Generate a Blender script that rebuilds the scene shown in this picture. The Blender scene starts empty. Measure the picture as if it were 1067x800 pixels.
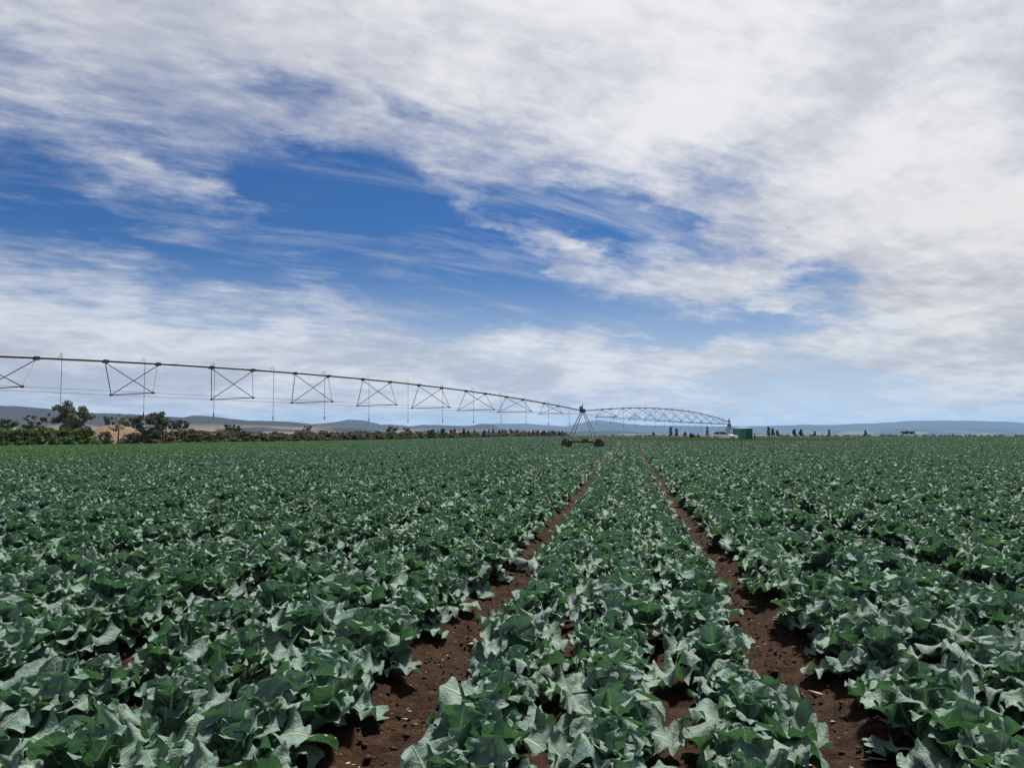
import bpy, math, random
import numpy as np
from math import radians as R, sin, cos, pi
from mathutils import Vector, Matrix

random.seed(7)
rng = np.random.default_rng(11)
scene = bpy.context.scene
col = scene.collection

# ------------------------------------------------------------------ camera
W, H, F = 1067.0, 800.0, 801.0
CAM_Z = 1.6
EYE_Y = 453.0
PITCH = math.atan((EYE_Y - H / 2) / F)
cam_d = bpy.data.cameras.new('camera')
cam_d.sensor_width = 36.0
cam_d.lens = F / W * 36.0
cam_d.clip_start = 0.05
cam_d.clip_end = 60000
cam = bpy.data.objects.new('camera', cam_d)
cam.location = (0, 0, CAM_Z)
cam.rotation_euler = (pi / 2 + PITCH, 0, 0)
col.objects.link(cam)
scene.camera = cam


def ray(px, py):
    u, v = (px - W / 2) / F, (H / 2 - py) / F
    return Vector((u, cos(PITCH) - v * sin(PITCH), sin(PITCH) + v * cos(PITCH)))


def at(px, py, Y):
    d = ray(px, py)
    s = Y / d.y
    return Vector((d.x * s, Y, CAM_Z + d.z * s))


def proj(p):
    x, y, z = p[0], p[1], p[2] - CAM_Z
    dep = y * cos(PITCH) + z * sin(PITCH)
    up = -y * sin(PITCH) + z * cos(PITCH)
    if dep < 0.2:
        return None
    return W / 2 + F * x / dep, H / 2 - F * up / dep


def sstep(a, b, x):
    t = np.clip((x - a) / (b - a), 0, 1)
    return t * t * (3 - 2 * t)


# ------------------------------------------------------------------ node helper
class NT:
    def __init__(s, tree):
        s.t = tree
        s.n = tree.nodes
        s.l = tree.links

    def new(s, typ, **kw):
        n = s.n.new(typ)
        for k, v in kw.items():
            setattr(n, k, v)
        return n

    def put(s, sock, v):
        if v is None:
            return
        if hasattr(v, 'is_output'):
            s.l.new(v, sock)
        else:
            sock.default_value = v

    def m(s, op, a, b=None, c=None, clamp=False):
        n = s.new('ShaderNodeMath', operation=op, use_clamp=clamp)
        s.put(n.inputs[0], a); s.put(n.inputs[1], b); s.put(n.inputs[2], c)
        return n.outputs[0]

    def mix(s, f, a, b, blend='MIX'):
        n = s.new('ShaderNodeMix', data_type='RGBA', blend_type=blend)
        s.put(n.inputs[0], f)
        s.put(n.inputs[6], a if hasattr(a, 'is_output') else (*a, 1) if len(a) == 3 else a)
        s.put(n.inputs[7], b if hasattr(b, 'is_output') else (*b, 1) if len(b) == 3 else b)
        return n.outputs[2]

    def ss(s, v, a, b, lo=0.0, hi=1.0):
        n = s.new('ShaderNodeMapRange', interpolation_type='SMOOTHSTEP')
        s.put(n.inputs[0], v)
        for i, q in enumerate((a, b, lo, hi)):
            s.put(n.inputs[1 + i], q)
        return n.outputs[0]

    def noise(s, vec, scale, detail=4, rough=0.55, dist=0.0):
        n = s.new('ShaderNodeTexNoise')
        s.put(n.inputs['Vector'], vec)
        n.inputs['Scale'].default_value = scale
        n.inputs['Detail'].default_value = detail
        n.inputs['Roughness'].default_value = rough
        n.inputs['Distortion'].default_value = dist
        return n.outputs[0]

    def sep(s, vec):
        n = s.new('ShaderNodeSeparateXYZ')
        s.put(n.inputs[0], vec)
        return n.outputs

    def comb(s, x, y, z):
        n = s.new('ShaderNodeCombineXYZ')
        s.put(n.inputs[0], x); s.put(n.inputs[1], y); s.put(n.inputs[2], z)
        return n.outputs[0]


def new_mat(name):
    m = bpy.data.materials.new(name)
    m.use_nodes = True
    m.node_tree.nodes.clear()
    t = NT(m.node_tree)
    out = t.new('ShaderNodeOutputMaterial')
    return m, t, out


def plain(name, colr, rough=0.6, metal=0.0, var=0.15, scale=8.0, dirt=None, spec=0.5):
    m, t, out = new_mat(name)
    p = t.new('ShaderNodeBsdfPrincipled')
    tc = t.new('ShaderNodeTexCoord').outputs['Object']
    n = t.noise(tc, scale, 5)
    dark = tuple(c * (1 - var) for c in colr)
    lite = tuple(min(1, c * (1 + var)) for c in colr)
    c = t.mix(n, dark, lite)
    if dirt:
        c = t.mix(t.ss(t.noise(tc, scale * 0.4, 6, 0.65), 0.5, 0.68), c, dirt)
    t.put(p.inputs['Base Color'], c)
    p.inputs['Roughness'].default_value = rough
    p.inputs['Metallic'].default_value = metal
    p.inputs['Specular IOR Level'].default_value = spec
    t.l.new(p.outputs[0], out.inputs[0])
    return m


# ------------------------------------------------------------------ mesh helper
class MB:
    def __init__(s):
        s.v, s.f = [], []

    def add(s, vs, fs):
        o = len(s.v)
        s.v += [tuple(v) for v in vs]
        s.f += [tuple(i + o for i in f) for f in fs]
        return s

    def box(s, c, size, rz=0.0, rx=0.0, ry=0.0):
        m = Matrix.Rotation(rz, 3, 'Z') @ Matrix.Rotation(ry, 3, 'Y') @ Matrix.Rotation(rx, 3, 'X')
        vs = [Vector(c) + m @ Vector((sx * size[0] / 2, sy * size[1] / 2, sz * size[2] / 2))
              for sx in (-1, 1) for sy in (-1, 1) for sz in (-1, 1)]
        return s.add(vs, [(0, 1, 3, 2), (4, 6, 7, 5), (0, 4, 5, 1), (2, 3, 7, 6), (0, 2, 6, 4), (1, 5, 7, 3)])

    def tube(s, pts, rad, n=8, caps=True):
        pts = [Vector(p) for p in pts]
        if not hasattr(rad, '__len__'):
            rad = [rad] * len(pts)
        vs, fs = [], []
        prev = None
        for i, p in enumerate(pts):
            d = (pts[min(i + 1, len(pts) - 1)] - pts[max(i - 1, 0)]).normalized()
            if prev is None:
                a = d.orthogonal().normalized()
            else:
                a = (prev - d * prev.dot(d)).normalized()
            prev = a
            b = d.cross(a)
            for k in range(n):
                th = 2 * pi * k / n
                vs.append(p + (a * cos(th) + b * sin(th)) * rad[i])
        for i in range(len(pts) - 1):
            for k in range(n):
                k2 = (k + 1) % n
                fs.append((i * n + k, i * n + k2, (i + 1) * n + k2, (i + 1) * n + k))
        if caps:
            fs.append(tuple(range(n))[::-1])
            fs.append(tuple((len(pts) - 1) * n + k for k in range(n)))
        return s.add(vs, fs)

    def lathe(s, prof, c, axis, n=20):
        """prof: list of (radius, along)"""
        ax = Vector(axis).normalized()
        a = ax.orthogonal().normalized(); b = ax.cross(a)
        c = Vector(c)
        vs, fs = [], []
        for r, h in prof:
            for k in range(n):
                th = 2 * pi * k / n
                vs.append(c + ax * h + (a * cos(th) + b * sin(th)) * r)
        for i in range(len(prof) - 1):
            for k in range(n):
                k2 = (k + 1) % n
                fs.append((i * n + k, i * n + k2, (i + 1) * n + k2, (i + 1) * n + k))
        return s.add(vs, fs)

    def build(s, name, mat, parent=None, smooth=False):
        me = bpy.data.meshes.new(name)
        me.from_pydata(s.v, [], s.f)
        me.update()
        if mat:
            me.materials.append(mat)
        if smooth:
            me.polygons.foreach_set('use_smooth', [True] * len(me.polygons))
        o = bpy.data.objects.new(name, me)
        col.objects.link(o)
        if parent:
            o.parent = parent
        return o


def np_mesh(name, verts, faces, mat, smooth=True, uv=None, attrs=None):
    """faces: (n,4) int array"""
    verts = np.asarray(verts, dtype=np.float32); faces = np.asarray(faces, dtype=np.int32)
    me = bpy.data.meshes.new(name)
    k = faces.shape[1]
    me.vertices.add(len(verts)); me.vertices.foreach_set('co', verts.ravel())
    me.loops.add(faces.size); me.loops.foreach_set('vertex_index', faces.ravel())
    me.polygons.add(len(faces))
    me.polygons.foreach_set('loop_start', np.arange(0, faces.size, k, dtype=np.int32))
    if smooth:
        me.polygons.foreach_set('use_smooth', np.ones(len(faces), dtype=bool))
    me.update(calc_edges=True)
    if uv is not None:
        l = me.uv_layers.new(name='UVMap')
        l.data.foreach_set('uv', np.asarray(uv, dtype=np.float32)[faces.ravel()].ravel())
    for an, av in (attrs or {}).items():
        a = me.attributes.new(an, 'FLOAT', 'POINT')
        a.data.foreach_set('value', np.asarray(av, dtype=np.float32))
    me.validate()
    me.materials.append(mat)
    return me


def obj(name, me, parent=None, loc=(0, 0, 0), rz=0.0, sc=None):
    o = bpy.data.objects.new(name, me)
    col.objects.link(o)
    o.location = loc
    o.rotation_euler = (0, 0, rz)
    if sc is not None:
        o.scale = (sc, sc, sc) if not hasattr(sc, '__len__') else sc
    if parent:
        o.parent = parent
    return o


def tag(o, label=None, cat=None, group=None, kind=None):
    if label: o['label'] = label
    if cat: o['category'] = cat
    if group: o['group'] = group
    if kind: o['kind'] = kind
    return o


def thing(name, label, cat, loc=(0, 0, 0), rz=0.0, group=None):
    o = obj(name, None, None, loc, rz)
    return tag(o, label, cat, group)


# ------------------------------------------------------------------ value noise (numpy)
_perm = rng.random((256, 256))


def vnoise(x, y):
    xi = np.floor(x).astype(int); yi = np.floor(y).astype(int)
    fx = x - xi; fy = y - yi
    fx = fx * fx * (3 - 2 * fx); fy = fy * fy * (3 - 2 * fy)
    g = lambda a, b: _perm[a % 256, b % 256]
    return (g(xi, yi) * (1 - fx) + g(xi + 1, yi) * fx) * (1 - fy) + (g(xi, yi + 1) * (1 - fx) + g(xi + 1, yi + 1) * fx) * fy


def fbm(x, y, oct=4):
    s, a, t = 0, 1.0, 0
    for k in range(oct):
        s = s + a * vnoise(x * 2 ** k + 17.3 * k, y * 2 ** k + 5.1 * k); t += a; a *= 0.5
    return s / t


# ------------------------------------------------------------------ field layout
ROW_AZ = R(8.62)
RD = (sin(ROW_AZ), cos(ROW_AZ)); RN = (cos(ROW_AZ), -sin(ROW_AZ))
TRACK0, BED = 0.99, 2.21
PC = Vector((37.5, 135.0))            # centre of the irrigator


def rise(x, y):
    y = np.asarray(y, float)
    return (0.42 * sstep(50, 108, y) + 0.22 * sstep(106, 128, y)) * sstep(-45, 15, np.asarray(x, float))


def rise1(x, y):
    return float(rise(x, y))


def hedge_x(y):
    return -64 + 0.28 * (y - 96)


def in_pad(x, y):
    return ((x - PC.x + 3) / 24.0) ** 2 + ((y - PC.y - 3) / 37.0) ** 2 < 1


# ground sheet ------------------------------------------------------
def axis(lo, hi, step, far_lo, far_hi):
    a = list(np.arange(lo, hi + 1e-6, step))
    s = step
    while a[-1] < far_hi:
        s = s * 1.13; a.append(min(far_hi, a[-1] + s))
    s = step
    b = []
    x = lo
    while x > far_lo:
        s = s * 1.13; x = max(far_lo, x - s); b.append(x)
    return np.array(b[::-1] + a)


gx = axis(-6.5, 7.5, 0.035, -16000, 16000)
gy = axis(1.6, 15.0, 0.035, -1500, 16000)
GX, GY = np.meshgrid(gx, gy)
P = GX * RN[0] + GY * RN[1]
near = sstep(45, 20, np.hypot(GX, GY)) if False else 1 - sstep(18, 45, np.hypot(GX, GY))
ph = (P - TRACK0) / BED
dtr = np.abs(ph - np.round(ph)) * BED       # distance to nearest track centre
Z = rise(GX, GY)
infield = (1 - sstep(280, 310, GY))
Z = Z + infield * near * (0.07 * sstep(0.12, 0.42, dtr) - 0.05)
S = GX * RD[0] + GY * RD[1]
lug = 0.010 * np.sin(S * 2 * pi / 0.16 + 9 * np.abs(dtr)) * (1 - sstep(0.10, 0.2, dtr))
c1 = fbm(GX * 5, GY * 5, 3) - 0.5
c2 = np.abs(fbm(GX * 14, GY * 14, 3) - 0.5)
c3 = fbm(GX * 40, GY * 40, 2) - 0.5
fade = 1 - sstep(12, 24, np.hypot(GX, GY))
Z = Z + fade * (0.05 * c1 + 0.085 * c2 + 0.028 * c3 + lug * 1.0)
nyv, nxv = Z.shape
V = np.stack([GX, GY, Z], -1).reshape(-1, 3)
idx = np.arange(nyv * nxv).reshape(nyv, nxv)
Fq = np.stack([idx[:-1, :-1], idx[:-1, 1:], idx[1:, 1:], idx[1:, :-1]], -1).reshape(-1, 4)

m_ground, t, out = new_mat('soil_and_grassland')
pos = t.new('ShaderNodeNewGeometry').outputs['Position']
px_, py_, pz_ = t.sep(pos)
soil = t.mix(t.noise(pos, 2.3, 6, 0.65), (0.014, 0.0070, 0.0034), (0.052, 0.0265, 0.0128))
soil = t.mix(t.ss(t.noise(pos, 22, 5, 0.7), 0.50, 0.72), soil, (0.075, 0.041, 0.023))
soil = t.mix(t.ss(t.noise(pos, 9, 5, 0.7), 0.55, 0.40, 0.0, 0.6), soil, (0.008, 0.0045, 0.0028))
soil = t.mix(t.ss(t.noise(pos, 60, 2), 0.70, 0.76), soil, (0.17, 0.13, 0.09))
grass = t.mix(t.noise(pos, 0.25, 5, 0.6), (0.060, 0.085, 0.030), (0.120, 0.130, 0.055))
grass = t.mix(t.ss(t.noise(pos, 1.7, 4), 0.45, 0.62), grass, (0.055, 0.095, 0.026))
farm = t.mix(t.ss(t.noise(pos, 0.0021, 2), 0.45, 0.55), (0.095, 0.080, 0.055), (0.045, 0.055, 0.028))
# field side of the hedge line, before the far edge, outside the pad
line = t.m('ADD', t.m('SUBTRACT', px_, t.m('MULTIPLY', py_, 0.28)), 90.9 - 1.5)
f1 = t.m('GREATER_THAN', line, 0.0)
f2 = t.m('LESS_THAN', py_, 305.0)
ex = t.m('DIVIDE', t.m('SUBTRACT', px_, PC.x - 3), 26.5)
ey = t.m('DIVIDE', t.m('SUBTRACT', py_, PC.y + 3), 42.0)
rr = t.m('ADD', t.m('MULTIPLY', ex, ex), t.m('MULTIPLY', ey, ey))
rr = t.m('ADD', rr, t.m('MULTIPLY', t.m('SUBTRACT', t.noise(pos, 0.5, 3), 0.5), 0.3))
f3 = t.m('GREATER_THAN', rr, 1.0)
fm = t.m('MULTIPLY', f1, t.m('MULTIPLY', f2, f3))
far_ = t.ss(py_, 330, 480)
oth = t.mix(far_, grass, farm)
p = t.new('ShaderNodeBsdfPrincipled')
t.put(p.inputs['Base Color'], t.mix(fm, oth, soil))
p.inputs['Roughness'].default_value = 0.95
p.inputs['Specular IOR Level'].default_value = 0.15
b = t.new('ShaderNodeBump')
b.inputs['Strength'].default_value = 0.9
b.inputs['Distance'].default_value = 0.03
t.put(b.inputs['Height'], t.noise(pos, 45, 4, 0.7))
t.l.new(b.outputs[0], p.inputs['Normal'])
t.l.new(p.outputs[0], out.inputs[0])
ground = obj('ground', np_mesh('ground', V, Fq, m_ground))
tag(ground, kind='structure')


# ------------------------------------------------------------------ leaf material
def leaf_material():
    m, t, out = new_mat('waxy_leaf')
    uv = t.new('ShaderNodeUVMap').outputs[0]
    u, v, _ = t.sep(uv)
    lr = t.new('ShaderNodeAttribute', attribute_name='leaf_tone').outputs['Fac']
    tint = t.new('ShaderNodeAttribute', attribute_name='tint', attribute_type='INSTANCER').outputs['Fac']
    orand = t.new('ShaderNodeObjectInfo').outputs['Random']
    tc = t.new('ShaderNodeTexCoord').outputs['Object']
    n = t.noise(tc, 9, 4, 0.6)
    fac = t.m('ADD', t.m('MULTIPLY', lr, 0.85), t.m('MULTIPLY', t.m('SUBTRACT', n, 0.52), 1.6))
    oi_ = t.n.new('ShaderNodeObjectInfo')
    patch = t.noise(oi_.outputs['Location'], 0.16, 3, 0.6)
    fac = t.m('ADD', fac, t.m('MULTIPLY', t.m('SUBTRACT', patch, 0.5), 0.5))
    fac = t.m('ADD', fac, t.m('MULTIPLY', t.m('SUBTRACT', orand, 0.5), 0.25), clamp=True)
    base = t.mix(fac, (0.012, 0.046, 0.017), (0.200, 0.318, 0.235))
    yng = t.mix(fac, (0.060, 0.150, 0.030), (0.14, 0.26, 0.08))
    base = t.mix(tint, base, yng)
    back = t.new('ShaderNodeNewGeometry').outputs['Backfacing']
    under = t.mix(tint, (0.17, 0.24, 0.20), (0.12, 0.22, 0.09))
    base = t.mix(t.m('MULTIPLY', back, 0.65), base, under)
    # veins
    du = t.m('ABSOLUTE', t.m('SUBTRACT', u, 0.5))
    mid = t.ss(t.m('SUBTRACT', du, t.m('MULTIPLY', t.m('SUBTRACT', 1.0, v), 0.030)), 0.004, 0.022, 1.0, 0.0)
    sl = t.m('FRACT', t.m('MULTIPLY', t.m('SUBTRACT', v, t.m('MULTIPLY', du, 0.75)), 7.0))
    lat = t.ss(t.m('ABSOLUTE', t.m('SUBTRACT', sl, 0.5)), 0.03, 0.09, 1.0, 0.0)
    lat = t.m('MULTIPLY', lat, t.ss(du, 0.46, 0.30))
    vein = t.m('MAXIMUM', t.m('MAXIMUM', mid, t.ss(v, 0.0, 0.04, 1.0, 0.0)), t.m('MULTIPLY', lat, 0.7))
    base = t.mix(t.m('MULTIPLY', vein, 0.85), base, (0.33, 0.42, 0.32))
    p = t.new('ShaderNodeBsdfPrincipled')
    t.put(p.inputs['Base Color'], base)
    p.inputs['Roughness'].default_value = 0.52
    p.inputs['Specular IOR Level'].default_value = 0.25
    b = t.new('ShaderNodeBump')
    b.inputs['Strength'].default_value = 0.75
    b.inputs['Distance'].default_value = 0.012
    hgt = t.m('ADD', t.m('MULTIPLY', t.noise(tc, 46, 4, 0.6), 0.9), t.m('MULTIPLY', vein, -0.7))
    t.put(b.inputs['Height'], hgt)
    t.l.new(b.outputs[0], p.inputs['Normal'])
    tr = t.new('ShaderNodeBsdfTranslucent')
    t.put(tr.inputs['Color'], t.mix(vein, (0.080, 0.215, 0.070), (0.17, 0.32, 0.13)))
    ms = t.new('ShaderNodeMixShader')
    ms.inputs[0].default_value = 0.18
    t.l.new(p.outputs[0], ms.inputs[1]); t.l.new(tr.outputs[0], ms.inputs[2])
    t.l.new(ms.outputs[0], out.inputs[0])
    return m


M_LEAF = leaf_material()
M_STALK = plain('pale_stalk', (0.16, 0.24, 0.13), 0.5)


def leaf_grid(r, L, Wd, e0, curl, fold, az, z0, r0, ns=13, nt=9):
    """one broad wavy leaf; returns verts, uv"""
    s = 1 - (1 - np.linspace(0, 1, ns)) ** 1.45
    tt = np.linspace(-1, 1, nt)
    pet = r.uniform(0.24, 0.36)                       # part of the length that is petiole
    q = np.clip((s - pet) / (1 - pet), 0, 1)
    blade = np.clip(1 - np.abs(2 * q ** 0.80 - 1) ** r.uniform(2.3, 3.2), 0, 1) ** 0.55
    blade[-1] = 0.16
    wid = 0.016 + Wd / 2 * blade * (s > pet * 0.98)
    lob = r.uniform(2.0, 3.2) * 2 * pi; lp = r.uniform(0, 6.28, 2); la = r.uniform(0.02, 0.07)
    # lobes at the base
    ang = e0 - curl * s ** 1.8
    ds = L * np.diff(s)
    rr = r0 + np.concatenate([[0], np.cumsum(np.cos(ang[:-1]) * ds)])
    zz = z0 + np.concatenate([[0], np.cumsum(np.sin(ang[:-1]) * ds)])
    S_, T_ = np.meshgrid(s, tt, indexing='ij')
    Q_ = np.clip((S_ - pet) / (1 - pet), 0, 1)
    Wm = wid[:, None]
    asym = 1 + r.uniform(-0.15, 0.15) * np.sign(T_) + la * np.where(T_ > 0, np.sin(Q_ * lob + lp[0]), np.sin(Q_ * lob * 1.1 + lp[1])) * np.abs(T_)
    edge = 1 + np.where(np.abs(T_) > 0.9, 0.07 * np.sin(S_ * r.uniform(26, 44) + T_ * 2 + r.uniform(0, 6)) + r.normal(0, 0.02, S_.shape), 0)
    side = T_ * Wm * asym * edge
    # folding up along the midrib, with ruffled margin
    fa = fold * (1 - 0.55 * Q_) * np.abs(T_) ** 0.8
    y = side * np.cos(fa)
    n_off = np.abs(side) * np.sin(fa)
    amp = 0.20 * Wd * r.uniform(0.5, 1.4)
    fr = r.uniform(9, 16); p1, p2 = r.uniform(0, 6.28, 2)
    ruf = amp * np.abs(T_) ** 1.8 * np.where(T_ > 0, np.sin(Q_ * fr + p1), np.sin(Q_ * fr * 0.9 + p2)) * np.sin(np.pi * np.clip(Q_, 0, 1)) ** 0.5
    ruf += 0.075 * Wd * np.abs(T_) ** 1.6 * np.sin(Q_ * r.uniform(19, 29) + T_ * 3 + p2) * (Q_ > 0)
    ruf += -max(0, r.normal(0.02, 0.22)) * Wd * (np.abs(T_) ** 2.5) * (Q_ > 0.1)          # margins turning down
    n_off = n_off + ruf
    tw = r.uniform(-0.5, 0.5) * S_
    y2 = y * np.cos(tw) - n_off * np.sin(tw); n2 = y * np.sin(tw) + n_off * np.cos(tw)
    A = ang[:, None]
    rad = rr[:, None] - np.sin(A) * n2
    z = zz[:, None] + np.cos(A) * n2
    sway = r.uniform(-0.12, 0.12) * L * S_ ** 2
    y2 = y2 + sway
    X = rad * cos(az) - y2 * sin(az)
    Y = rad * sin(az) + y2 * cos(az)
    vv = np.stack([X, Y, z], -1).reshape(-1, 3)
    uvs = np.stack([(T_ + 1) / 2, Q_], -1).reshape(-1, 2)
    return vv, uvs


def leaf_faces(ns, nt, off):
    i = np.arange(ns * nt).reshape(ns, nt)
    return np.stack([i[:-1, :-1], i[:-1, 1:], i[1:, 1:], i[1:, :-1]], -1).reshape(-1, 4) + off


NS, NTT = 22, 13


def plant_mesh(k):
    r = np.random.default_rng(100 + k)
    vs, uvs, fs, tone = [], [], [], []
    off = 0
    n = r.integers(18, 23)
    az = r.uniform(0, 6.28)
    for i in range(n):
        f = i / (n - 1)                               # 0 outermost/lowest
        az += 2.39996 + r.normal(0, 0.18)
        e0 = R(16 + 66 * f ** 0.75 + r.normal(0, 10))
        L = (0.385 - 0.15 * f) * r.uniform(0.72, 1.12)
        Wd = L * r.uniform(0.56, 0.80)
        curl = r.uniform(-0.6, 1.7) * (1.1 - 0.5 * f)
        if r.random() < 0.22:
            curl += 0.8
        if f > 0.75:
            curl = r.uniform(-0.5, 0.7)
        vv, uu = leaf_grid(r, L, Wd, e0, curl, r.uniform(0.15, 0.85), az, 0.06 + 0.14 * f, 0.02 * (1 - f) + 0.005, NS, NTT)
        vv[:, 2] = np.maximum(vv[:, 2], 0.015 + 0.02 * r.random())
        vs.append(vv); uvs.append(uu); fs.append(leaf_faces(NS, NTT, off)); off += len(vv)
        tone.append(np.full(len(vv), r.beta(0.8, 1.25)))
    return np_mesh('leaves', np.concatenate(vs), np.concatenate(fs), M_LEAF, True, np.concatenate(uvs), {'leaf_tone': np.concatenate(tone)})


NPROTO = 14
leaf_meshes = [plant_mesh(k) for k in range(NPROTO)]
mb = MB().tube([(0, 0, -0.03), (0.004, 0.002, 0.10), (0.0, 0.006, 0.20)], [0.019, 0.021, 0.012], 8)
_st = mb.build('stalk', M_STALK, smooth=True)
stalk_me = _st.data
bpy.data.objects.remove(_st)

# plant positions -------------------------------------------------------
plants = []      # x, y, z, rz, scale, tint, px-dist, bed, row
for k in range(-160, 180):
    for ri, ro in enumerate((-0.61, 0.0, 0.61)):
        p0 = TRACK0 + BED * (k + 0.5) + ro
        s = -4.0 + random.random() * 0.4
        while s < 320:
            d = max(3.0, s)
            step, big = (0.305, 1.0) if s < 108 else ((0.50, 1.15) if s < 150 else (1.05, 1.4))
            s += step * random.uniform(0.88, 1.12)
            p = p0 + random.gauss(0, 0.08 if ri == 1 else 0.05)
            x, y = p * RN[0] + s * RD[0], p * RN[1] + s * RD[1]
            if y > 302 or abs(x) > 9 + 0.93 * max(y, 0) or y < -3.5:
                continue
            if x < hedge_x(y) + 3.0 or in_pad(x, y):
                continue
            if random.random() < 0.012:
                continue
            if x * x + y * y < 0.45 ** 2:
                continue
            young = 1.0 if (x - 0.151 * y) < -29.5 + 0.8 * random.random() else 0.0
            sc = (random.uniform(0.80, 1.05) if random.random() > 0.07 else random.uniform(0.5, 0.75)) * (1 if big == 1 else 1.15) * (0.8 if young else 1.0)
            plants.append((x, y, rise1(x, y), random.uniform(0, 6.28), sc, young, math.hypot(x, y), k, ri))

cand = []
for i, q in enumerate(plants):
    a = proj((q[0], q[1], q[2] + 0.30))
    if a and -30 < a[0] < W + 30 and a[1] < H + 55:
        cand.append((q[6], i))
cand.sort()
chosen = set(i for _, i in cand[:298])

BEDNAME = {-1: 'the bed between the two bare soil tracks', 0: 'the first bed right of the right soil track',
           1: 'the second bed right of the right soil track', -2: 'the first bed left of the left soil track',
           -3: 'the second bed left of the left soil track'}
ROWNAME = ('left', 'middle', 'right')
protos = [None] * NPROTO
ncount = 0
for i in sorted(chosen, key=lambda j: plants[j][6]):
    x, y, z, rz, sc, young, d, k, ri = plants[i]
    if k in BEDNAME:
        bed = BEDNAME[k]
        lab = f'blue-green crop plant, {ROWNAME[ri]} row of {bed}'
        grp = f'crop plants in the {ROWNAME[ri]} row of {bed}'
    else:
        side = 'right' if k > 0 else 'left'
        lab = f'blue-green crop plant near the {side} side of the photo, beyond the second bed'
        grp = f'crop plants beyond the second bed on the {side}'
    e = thing('crop_plant', lab, 'crop plant', (x, y, z - 0.012), rz, grp)
    e.rotation_euler = (random.gauss(0, 0.05), random.gauss(0, 0.05), rz)
    e.scale = (sc, sc, sc)
    v = ncount % NPROTO
    lo = obj('leaves', leaf_meshes[v], e)
    lo['tint'] = 0.0
    obj('stalk', stalk_me, e)
    if protos[v] is None:
        protos[v] = lo
    ncount += 1

rest = [q for i, q in enumerate(plants) if i not in chosen]
print('plants', len(plants), 'individual', ncount)
me = bpy.data.meshes.new('crop_plant_foliage')
A = np.array([q[:6] for q in rest], dtype=np.float32)
me.vertices.add(len(A)); me.vertices.foreach_set('co', A[:, :3].ravel())


def pattr(name, typ, data, key):
    a = me.attributes.new(name, typ, 'POINT')
    a.data.foreach_set(key, data)


rot = np.stack([rng.normal(0, 0.05, len(A)), rng.normal(0, 0.05, len(A)), A[:, 3]], -1).astype(np.float32)
pattr('spin', 'FLOAT_VECTOR', rot.ravel(), 'vector')
pattr('size', 'FLOAT', A[:, 4], 'value')
pattr('tint', 'FLOAT', A[:, 5], 'value')
pattr('pick', 'INT', rng.integers(0, NPROTO, len(A)).astype(np.int32), 'value')
crop = obj('crop_plant_foliage', me)
tag(crop, 'dense blue-green crop foliage in long rows filling the field', 'crop', kind='stuff')
ng = bpy.data.node_groups.new('plant_rows', 'GeometryNodeTree')
ng.interface.new_socket('Geometry', in_out='INPUT', socket_type='NodeSocketGeometry')
ng.interface.new_socket('Geometry', in_out='OUTPUT', socket_type='NodeSocketGeometry')
gi = ng.nodes.new('NodeGroupInput'); go = ng.nodes.new('NodeGroupOutput')
iop = ng.nodes.new('GeometryNodeInstanceOnPoints')
jn = ng.nodes.new('GeometryNodeJoinGeometry')
for o in protos:
    oi = ng.nodes.new('GeometryNodeObjectInfo')
    oi.inputs['Object'].default_value = o
    oi.inputs['As Instance'].default_value = True
    ng.links.new(oi.outputs['Geometry'], jn.inputs[0])


def nattr(name, typ):
    n = ng.nodes.new('GeometryNodeInputNamedAttribute')
    n.data_type = typ
    n.inputs[0].default_value = name
    return n.outputs['Attribute']


er = ng.nodes.new('FunctionNodeEulerToRotation')
ng.links.new(nattr('spin', 'FLOAT_VECTOR'), er.inputs[0])
ng.links.new(gi.outputs[0], iop.inputs['Points'])
ng.links.new(jn.outputs[0], iop.inputs['Instance'])
iop.inputs['Pick Instance'].default_value = True
ng.links.new(nattr('pick', 'INT'), iop.inputs['Instance Index'])
ng.links.new(er.outputs[0], iop.inputs['Rotation'])
ng.links.new(nattr('size', 'FLOAT'), iop.inputs['Scale'])
ng.links.new(iop.outputs[0], go.inputs[0])
mod = crop.modifiers.new('rows', 'NODES')
mod.node_group = ng

# clods and litter on the bare tracks ---------------------------------------------
def debris(name, n, size, flat, mat, label, seed):
    r = np.random.default_rng(seed)
    base = np.array([(1, 0, 0), (-1, 0, 0), (0, 1, 0), (0, -1, 0), (0, 0, 1), (0, 0, -1)], float)
    tri = np.array([(0, 2, 4), (2, 1, 4), (1, 3, 4), (3, 0, 4), (2, 0, 5), (1, 2, 5), (3, 1, 5), (0, 3, 5)])
    vs, fs = [], []
    ks = r.choice([-2, -1, -1, -1, 0, 0, 0, 1], n)
    for i in range(n):
        s = 2.2 + 16 * r.random() ** 1.6
        p_ = TRACK0 + BED * ks[i] + r.normal(0, 0.22)
        x, y = p_ * RN[0] + s * RD[0], p_ * RN[1] + s * RD[1]
        ix = np.clip(np.searchsorted(gx, x), 0, nxv - 1); iy = np.clip(np.searchsorted(gy, y), 0, nyv - 1)
        z = Z[iy, ix]
        a = size * r.lognormal(0, 0.5)
        b_ = base * (a * r.uniform(0.6, 1.4, 3)) * np.array(flat) + r.normal(0, a * 0.12, (6, 3)) * np.array(flat)
        th = r.uniform(0, 6.28); c_, s_ = cos(th), sin(th)
        b_ = b_ @ np.array([[c_, s_, 0], [-s_, c_, 0], [0, 0, 1]])
        vs.append(b_ + (x, y, z + a * flat[2] * 0.4)); fs.append(tri + 6 * i)
    o = obj(name, np_mesh(name, np.concatenate(vs), np.concatenate(fs), mat, False))
    tag(o, label, 'debris', kind='stuff')


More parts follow.
